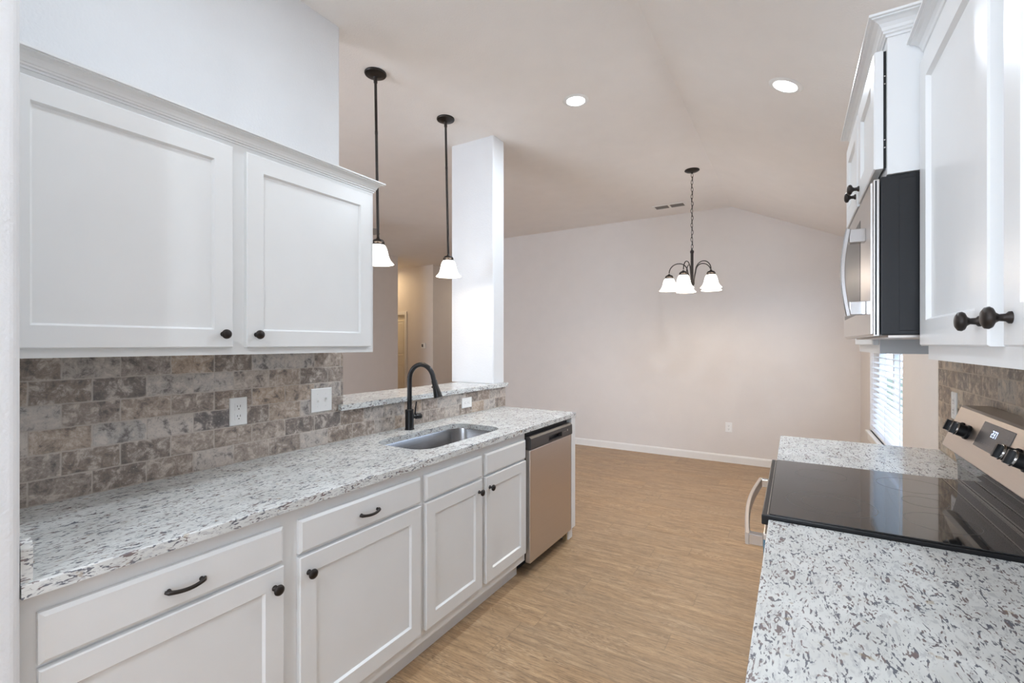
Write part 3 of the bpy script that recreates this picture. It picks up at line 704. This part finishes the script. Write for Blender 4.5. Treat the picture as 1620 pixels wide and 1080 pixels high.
# backguard: dark riser and a leaning steel control face
bx0, bz0, bx1, bz1 = 0.462, 1.050, 0.517, 1.195
bm = B(); prism(bm, [(0.505, 0.895), (0.585, 0.895), (0.585, 1.04), (0.490, 1.04), (0.503, 0.985)], 'y', ry0+0.004, ry1-0.002)
th.part('riser', bm, M['glassblk'], label='dark glossy riser behind the cooktop')
bm = B(); prism(bm, [(bx0, bz0), (bx1-0.004, bz1-0.006), (bx1+0.004, bz1), (0.586, bz1+0.001), (0.586, 1.0405), (bx0+0.010, 1.0405)], 'y', ry0, ry1)
bk = th.part('control_face', bm, M['steel_soft'], label='leaning warm steel control panel')
fU = Vector((0, -1, 0)); fV = Vector((bx1-bx0, 0, bz1-bz0)); FVL = fV.length; fV.normalize(); fN = Vector((-fV.z, 0, fV.x))
def FP(y, s, h=0.0): return Vector((bx0, y, bz0)) + fV*(s*FVL) + fN*h
bm = B(); rings_panel(bm, FP(1.990, 0.34), fU, fV, fN, 0.237, FVL*0.52, [(0, 0), (0, 0.0022), (0.001, 0.003)])
ds = th.part('display', bm, M['lcd'], bk, 'grey touch display', smooth=None)
SEG = {'2': 'abged', '3': 'abgcd', '7': 'abc', '1': 'bc'}
bm = B()
def quad(y, s, w, h):
    P = [FP(y, 0) + fV*s + fN*0.0034, FP(y-w, 0) + fV*s + fN*0.0034, FP(y-w, 0) + fV*(s+h) + fN*0.0034, FP(y, 0) + fV*(s+h) + fN*0.0034]
    bm.faces.new([bm.verts.new(p) for p in P])
def digit(ch, y, s, w=0.010, h=0.020, t=0.0022):
    for c in SEG[ch]:
        q = {'a': (0, h-t, w, t), 'd': (0, 0, w, t), 'g': (0, h/2-t/2, w, t), 'b': (w-t, h/2, t, h/2), 'c': (w-t, 0, t, h/2), 'e': (0, 0, t, h/2), 'f': (0, h/2, t, h/2)}[c]
        quad(y-q[0], s+q[1], q[2], q[3])
yy = 1.895; ss = 0.62*FVL
digit('2', yy, ss); quad(yy-0.0125, ss+0.005, 0.002, 0.002); quad(yy-0.0125, ss+0.013, 0.002, 0.002)
digit('3', yy-0.016, ss); digit('7', yy-0.029, ss)
th.part('clock_digits', bm, M['digit'], ds, 'blue lit clock digits', smooth=None)
bm = B()
for k in range(7): quad(1.975-k*0.020, 0.45*FVL, 0.008, 0.0012)
for k in range(5): quad(1.785, 0.50*FVL+k*0.009, 0.007, 0.0010)
for k in range(5): quad(1.980, 0.52*FVL+k*0.010, 0.007, 0.0010)
th.part('button_marks', bm, M['ring'], ds, smooth=None)['kind'] = 'stuff'
for y in (2.150, 2.080, 1.688, 1.612):
    c = FP(y, 0.50)
    bm = lathe(B(), c, fN, [(0, 0.0), (0.024, 0.0), (0.024, 0.007), (0.020, 0.010), (0.0195, 0.030), (0.0, 0.0305)], 28)
    k_ = th.part('knob', bm, M['darkplastic'], bk, 'black knob with a steel grip edge')
    bm = lathe(B(), c+fN*0.0305, fN, [(0.0, 0.0), (0.0205, 0.0), (0.0215, 0.002), (0.0205, 0.005), (0.0175, 0.0055), (0.0, 0.0050)], 28)
    th.part('knob_ring', bm, M['chrome'], k_)
    gm = B(); r = bmesh.ops.create_cube(gm, size=1.0)['verts']
    Mt = Matrix((( *fV, 0), (*fU, 0), (*fN, 0), (0, 0, 0, 1))).transposed()
    for v in r: v.co = c + fV*(v.co.x*0.036) + fU*(v.co.y*0.009) + fN*(0.040 + v.co.z*0.012)
    th.part('grip', gm, M['darkplastic'], k_, smooth=None)

# ------------------------------------------------------------------ plates
def outlet(name, label, c, U, N, horizontal=False, cat='outlet'):
    """U: along the long side of the plate; c: centre on the wall face"""
    c, U, N = Vector(c), Vector(U), Vector(N); V = N.cross(U)
    th = Thing(name, label, cat, c, None)
    w, h = 0.116, 0.072
    th.part('cover_plate', rings_panel(B(), c-U*w/2-V*h/2, U, V, N, w, h, [(0, 0.0003), (0, 0.003), (0.003, 0.0055)]), M['plastic'], smooth=None)
    for s in (-1, 1):
        cc = c+U*(0.0205*s)
        rc = th.part('receptacle', rings_panel(B(), cc-U*0.0155-V*0.0165, U, V, N, 0.031, 0.033, [(0, 0.005), (0.001, 0.0068)]), M['plastic'], smooth=None)
        bm = B()
        for q, du, L in ((-1, 0.002, 0.009), (1, 0.002, 0.007)):
            rings_panel(bm, cc+U*(du-L/2)+V*(0.006*q-0.001), U, V, N, L, 0.002, [(0, 0.0066), (0, 0.0070)])
        rings_panel(bm, cc-U*0.012-V*0.002, U, V, N, 0.004, 0.004, [(0, 0.0066), (0, 0.0070)])
        th.part('slot', bm, M['slot'], rc, smooth=None)
    for s in (-1, 1): th.part('screw', lathe(B(), c+U*(0.048*s), N, [(0, 0.005), (0.003, 0.005), (0.0025, 0.0064), (0, 0.0066)], 10), M['plastic'])
    return th
outlet('wall_outlet', 'white outlet on the left tile backsplash, left of the switch plate', (-1.9993, 1.070, 1.131), (0, 0, 1), (1, 0, 0))
outlet('wall_outlet', 'white outlet laid sideways under the bar ledge, right of the faucet', (-1.9993, 2.665, 0.996), (0, 1, 0), (1, 0, 0))
outlet('wall_outlet', 'white outlet on the beige end wall above the baseboard', (-0.665, YB, 0.420), (0, 0, 1), (0, -1, 0))
outlet('wall_outlet', 'white outlet on the right tile backsplash behind the range knobs', (0.5893, 2.680, 1.150), (0, 0, 1), (-1, 0, 0))
c = Vector((-1.9993, 1.472, 1.138)); th = Thing('switch_plate', 'white double light switch at the end of the left backsplash', 'light switch', c)
th.part('cover_plate', rings_panel(B(), c-Vector((0, 0.0585, 0.058)), (0, 1, 0), (0, 0, 1), NX, 0.117, 0.116, [(0, 0.0003), (0, 0.003), (0.003, 0.0055)]), M['plastic'], smooth=None)
for s, up in ((-1, -1), (1, 1)):
    p = c+Vector((0, 0.023*s, 0))
    th.part('switch_slot', rings_panel(B(), p-Vector((0, 0.005, 0.012)), (0, 1, 0), (0, 0, 1), NX, 0.010, 0.024, [(0, 0.005), (0.001, 0.0062)]), M['plastic'], smooth=None)
    tg = B(); box(tg, p.x+0.006, p.x+0.018, p.y-0.0035, p.y+0.0035, p.z+(0.0 if up > 0 else -0.010), p.z+(0.010 if up > 0 else 0.0), 0.001)
    th.part('toggle', tg, M['plastic'])
for a in (-1, 1):
    for b in (-1, 1): th.part('screw', lathe(B(), c+Vector((0, 0.023*a, 0.030*b)), NX, [(0, 0.005), (0.003, 0.005), (0.0025, 0.0064), (0, 0.0066)], 10), M['plastic'])
th = Thing('thermostat', 'small white thermostat on the hall wall seen over the bar', 'thermostat', (-6.60, 7.32, 1.38))
th.part('case', box(B(), -6.655, -6.545, 7.298, 7.3198, 1.325, 1.435, 0.006), M['plastic'])
th.part('screen', box(B(), -6.640, -6.598, 7.296, 7.299, 1.352, 1.412), M['lcd'], label='dark screen')

# ------------------------------------------------------------------ blinds
th = Thing('window_blind', 'white horizontal slat blind hanging in the dining window', 'blinds', (0.628, 4.615, WZ0))
bm = B(); nS = 29; pit = (WZ1-0.06-(WZ0+0.045))/nS; ang = math.radians(4)
for k in range(nS):
    z = WZ0+0.035+pit*(k+0.5); cx = 0.632; hw = 0.0235; dx = hw*math.cos(ang); dz = hw*math.sin(ang)
    P = [(cx-dx, z-dz), (cx, z+0.0022), (cx+dx, z+dz), (cx+dx, z+dz+0.0022), (cx, z+0.0045), (cx-dx, z-dz+0.0022)]
    prism(bm, P, 'y', WY0+0.012, WY1-0.012)
th.part('slats', bm, M['blind'], smooth=None)
th.part('headrail', box(B(), 0.606, 0.656, WY0+0.006, WY1-0.006, WZ1-0.048, WZ1-0.002, 0.003), M['blind'])
th.part('bottom_rail', box(B(), 0.608, 0.654, WY0+0.012, WY1-0.012, WZ0+0.001, WZ0+0.021, 0.004), M['blind'])
bm = B()
for y in (WY0+0.14, 4.615, WY1-0.14):
    for x in (0.6065, 0.6575): box(bm, x-0.0008, x+0.0008, y-0.002, y+0.002, WZ0+0.028, WZ1-0.048)
th.part('ladder_cord', bm, M['blind'])
bm = tube(B(), [(0.602, WY0+0.09, WZ1-0.04), (0.600, WY0+0.09, 1.5), (0.601, WY0+0.10, 0.95)], 0.004, 8, up=(1, 0, 0)); th.part('tilt_wand', bm, M['blind'])

# ------------------------------------------------------------------ ceiling vent, recessed lights
th = Thing('ceiling_vent', 'white two-panel air vent in the ceiling near the end wall', 'vent', (-1.257, 5.66, ZC))
bm = B(); vx0, vx1, vy0, vy1 = -1.445, -1.07, 5.58, 5.745
box(bm, vx0, vx1, vy0, vy0+0.022, ZC-0.008, ZC-0.0005); box(bm, vx0, vx1, vy1-0.022, vy1, ZC-0.008, ZC-0.0005)
for a in (vx0, -1.270, vx1-0.024): box(bm, a, a+0.024, vy0+0.022, vy1-0.022, ZC-0.008, ZC-0.0005)
th.part('frame', bm, M['trim'], smooth=None)
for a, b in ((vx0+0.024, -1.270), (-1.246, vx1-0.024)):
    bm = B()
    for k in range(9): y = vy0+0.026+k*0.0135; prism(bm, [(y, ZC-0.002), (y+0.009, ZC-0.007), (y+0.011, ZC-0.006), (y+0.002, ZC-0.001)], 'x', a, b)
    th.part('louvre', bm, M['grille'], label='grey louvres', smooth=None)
def can(x, y, label, power=None):
    sl = SLOPE if x > XRIDGE else 0.0; z = zceil(x); N = Vector((-sl, 0, -1)).normalized()
    th = Thing('recessed_light', label, 'ceiling light', (x, y, z), 'recessed kitchen ceiling lights')
    c = Vector((x, y, z))
    th.part('trim_ring', lathe(B(), c, N, [(0.059, 0.0005), (0.061, 0.006), (0.074, 0.007), (0.086, 0.0005)], 40), M['plastic'])
    th.part('lens', lathe(B(), c, N, [(0.059, 0.001), (0.058, 0.0035), (0.0, 0.0045)], 40), M['lens'], label='lit white lens')
    a = area('can_lamp', tuple(c+N*0.012), N.to_track_quat('-Z', 'Y').to_euler(), 0.11, 0.11, power or CAN_POWER, COOL, 'DISK')
    a.parent = None
    return th
can(-1.253, 2.888, 'round recessed light in the flat ceiling, left of the ridge')
can(-0.037, 2.844, 'round recessed light in the sloping ceiling, right of the ridge')

# ------------------------------------------------------------------ pendants and chandelier
BELL = [(0.030, 0.118), (0.036, 0.116), (0.044, 0.108), (0.051, 0.092), (0.056, 0.072), (0.060, 0.052), (0.066, 0.034), (0.076, 0.016), (0.088, 0.004), (0.091, 0.0)]
def bell(o, s=1.0, d=(0, 0, 1)):
    prof = [(r*s, h*s) for r, h in BELL] + [((r-0.004)*s, h*s) for r, h in BELL[::-1]] + [(0.026*s, 0.116*s)]
    return lathe(B(), o, d, prof, 32)
def holder(o, s=1.0, d=(0, 0, 1)):
    bm = lathe(B(), o, d, [(0.036*s, 0.112*s), (0.038*s, 0.118*s), (0.036*s, 0.122*s), (0.033*s, 0.122*s), (0.033*s, 0.114*s)], 28)
    lathe(bm, o, d, [(0.037*s, 0.131*s), (0.036*s, 0.137*s), (0.028*s, 0.147*s), (0.012*s, 0.152*s), (0.009*s, 0.160*s), (0, 0.160*s)], 28)
    dd, u, v = frame_of(d)
    for k in range(8):
        q = Vector(o)+(u*math.cos(k*PI/4)+v*math.sin(k*PI/4))*(0.0345*s)
        tube(bm, [q+dd*0.118*s, q+dd*0.134*s], 0.003*s, 6)
    return bm
def bulb(pos, power, r=0.02):
    d = bpy.data.lights.new('bulb_lamp', 'POINT'); d.energy = power; d.color = WARM; d.shadow_soft_size = r
    o = bpy.data.objects.new('bulb_lamp', d); COL.objects.link(o); o.location = pos
def pendant(x, y, zb, lean, label):
    top = Vector((x, y, ZC)); th = Thing('pendant_light', label, 'pendant light', top, 'bell pendants over the bar')
    th.part('canopy', lathe(B(), top, (0, 0, -1), [(0, 0.0005), (0.064, 0.0005), (0.065, 0.006), (0.062, 0.012), (0.050, 0.016), (0.042, 0.017), (0.030, 0.024), (0.014, 0.027), (0.010, 0.034), (0, 0.034)], 36), M['bronze'])
    piv = top - Vector((0, 0, 0.03)); dn = (Vector((0, 0, -1)) + VR*lean).normalized(); up = -dn
    L = (piv.z - zb - 0.158)
    rod = B(); lathe(rod, piv, dn, [(0, 0), (0.0110, 0), (0.0110, 0.03), (0.0082, 0.034), (0.0082, L*0.33), (0.0090, L*0.33+0.002), (0.0090, L*0.33+0.02), (0.0082, L*0.33+0.022), (0.0082, L)], 16)
    th.part('rod', rod, M['bronze'])
    base = piv + dn*(L+0.155)
    hl = th.part('shade_holder', holder(base, 1.0, up), M['bronze'])
    th.part('shade', bell(base, 1.0, up), M['shade'], label='lit white bell glass', smooth=60)
    bulb(base+up*0.02, PEND_POWER)
pendant(-2.160, 1.967, 1.893, 0.016, 'bronze rod pendant with a lit bell shade, beside the left wall cabinet')
pendant(-2.162, 2.630, 1.900, 0.020, 'bronze rod pendant with a lit bell shade, beside the white pier')

cx, cy = -0.819, 4.610
th = Thing('chandelier', 'bronze five-arm chandelier with lit bell shades on a chain', 'chandelier', (cx, cy, ZC))
th.part('canopy', lathe(B(), (cx, cy, ZC), (0, 0, -1), [(0, 0.0005), (0.066, 0.0005), (0.067, 0.006), (0.055, 0.014), (0.030, 0.020), (0.010, 0.024), (0.008, 0.034), (0, 0.034)], 36), M['bronze'])
bm = B(); z = ZC-0.030; k = 0
while z > 2.315:
    a = (k % 2)*PI/2 + 0.5; ux = Vector((math.cos(a), math.sin(a), 0)); c = Vector((cx+0.003*math.sin(k*1.7), cy+0.003*math.cos(k*2.3), z-0.020))
    tube(bm, [c+ux*(0.0085*math.sin(q*PI/7))+Vector((0, 0, 0.021*math.cos(q*PI/7))) for q in range(14)], 0.0024, 6, up=ux.cross(Vector((0, 0, 1))), closed=True)
    z -= 0.0335; k += 1
th.part('chain', bm, M['bronze'], smooth=60)
bm = lathe(B(), (cx, cy, 1.945), (0, 0, 1), [(0, 0), (0.006, 0.004), (0.010, 0.012), (0.020, 0.022), (0.026, 0.034), (0.024, 0.046), (0.013, 0.056), (0.0125, 0.10), (0.0135, 0.11), (0.0125, 0.12), (0.0125, 0.320), (0.015, 0.325), (0.018, 0.336), (0.014, 0.348), (0.006, 0.354), (0.004, 0.366), (0, 0.368)], 24)
th.part('column', bm, M['bronze'])
for k in range(5):
    a = math.radians(156+72*k); d = VR*math.cos(a) + VF*math.sin(a)
    c0 = Vector((cx, cy, 0)); Rr = 0.205; pts = []
    for q in range(19):
        s = q/18.0
        # rises steeply by the column, arches over, drops to the holder
        if s < 0.3: r = 0.022+0.018*(s/0.3)**2; zz = 1.985+0.115*(s/0.3)
        else:
            u = (s-0.3)/0.7; ph = PI*(1-u); rc = (Rr+0.040)/2; r = rc+(Rr-0.040)/2*math.cos(ph); zz = 2.100-0.010*u+0.082*math.sin(ph)
        pts.append(c0+d*r+Vector((0, 0, zz)))
    ar = th.part('arm', tube(B(), pts, 0.0048, 8, up=d.cross(Vector((0, 0, 1)))), M['bronze'], smooth=60)
    b = c0+d*Rr+Vector((0, 0, 1.923))
    th.part('shade_holder', holder(b, 1.0), M['bronze'], ar)
    th.part('shade', bell(b, 1.0), M['shade'], ar, 'lit white bell glass', smooth=60)
    bulb(b+Vector((0, 0, 0.02)), CHAN_POWER)

# ceiling fan over the living room: one blade shows past the cabinet
th = Thing('ceiling_fan', 'ceiling fan beyond the bar, its blade tip beside the left pendant shade', 'ceiling fan', (-5.05, 3.85, ZC))
f0 = Vector((-5.05, 3.85, 0))
th.part('downrod', lathe(B(), (f0.x, f0.y, ZC), (0, 0, -1), [(0, 0.0005), (0.07, 0.0005), (0.06, 0.03), (0.015, 0.045), (0.012, 0.16), (0, 0.16)], 20), M['bronze'])
th.part('motor', lathe(B(), (f0.x, f0.y, ZC-0.12), (0, 0, -1), [(0, 0), (0.06, 0), (0.12, 0.03), (0.13, 0.09), (0.08, 0.13), (0, 0.14)], 24), M['bronze'])
fd = VR
for k in range(5):
    a = 2*PI*k/5 + math.atan2(fd.y, fd.x); d = Vector((math.cos(a), math.sin(a), 0)); s = Vector((-d.y, d.x, 0)); zb = ZC-0.205
    bm = B(); P = [(0.17, -0.05), (0.55, -0.065), (0.61, -0.05), (0.62, 0.05), (0.55, 0.065), (0.17, 0.05)]
    A = [bm.verts.new(f0+d*p+s*q+Vector((0, 0, zb-q*0.42))) for p, q in P]; C = [bm.verts.new(v.co+Vector((0, 0, 0.006))) for v in A]
    bm.faces.new(A[::-1]); bm.faces.new(C)
    for i in range(6): bm.faces.new((A[i], A[(i+1) % 6], C[(i+1) % 6], C[i]))
    bl = th.part('blade', bm, M['fanblade'], smooth=None)
    th.part('blade_arm', tube(B(), [f0+d*0.10+Vector((0, 0, zb+0.0)), f0+d*0.22+Vector((0, 0, zb-0.006))], 0.008, 8), M['bronze'], bl)

# hall lamp, then unseen lamps added as fill: passage disc and recessed cans
def ceiling_disc(x, y, label, power, color):
    th = Thing('flush_light', label, 'ceiling light', (x, y, zceil(x)))
    th.part('lens', lathe(B(), (x, y, zceil(x)), (0, 0, -1), [(0, 0.0005), (0.14, 0.0005), (0.14, 0.02), (0.10, 0.04), (0, 0.045)], 32), M['shade'])
    area('flush_lamp', (x, y, zceil(x)-0.06), (0, 0, 0), 0.26, 0.26, power, color, 'DISK')
ceiling_disc(-7.6, 6.83, 'flush hall ceiling light near the hall door', 8, (1.0, 0.72, 0.40))
ceiling_disc(-5.4, 8.6, 'added flush fill light in the passage beyond the end wall', 8, (1.0, 0.85, 0.66))
can(-1.15, 0.75, 'added recessed fill light in the flat ceiling, over the near end of the left counter', 6)
can(-1.253, -1.0, 'added recessed fill light in the flat ceiling, behind the camera')
can(-0.30, -1.0, 'added recessed fill light in the sloping ceiling, behind the camera')
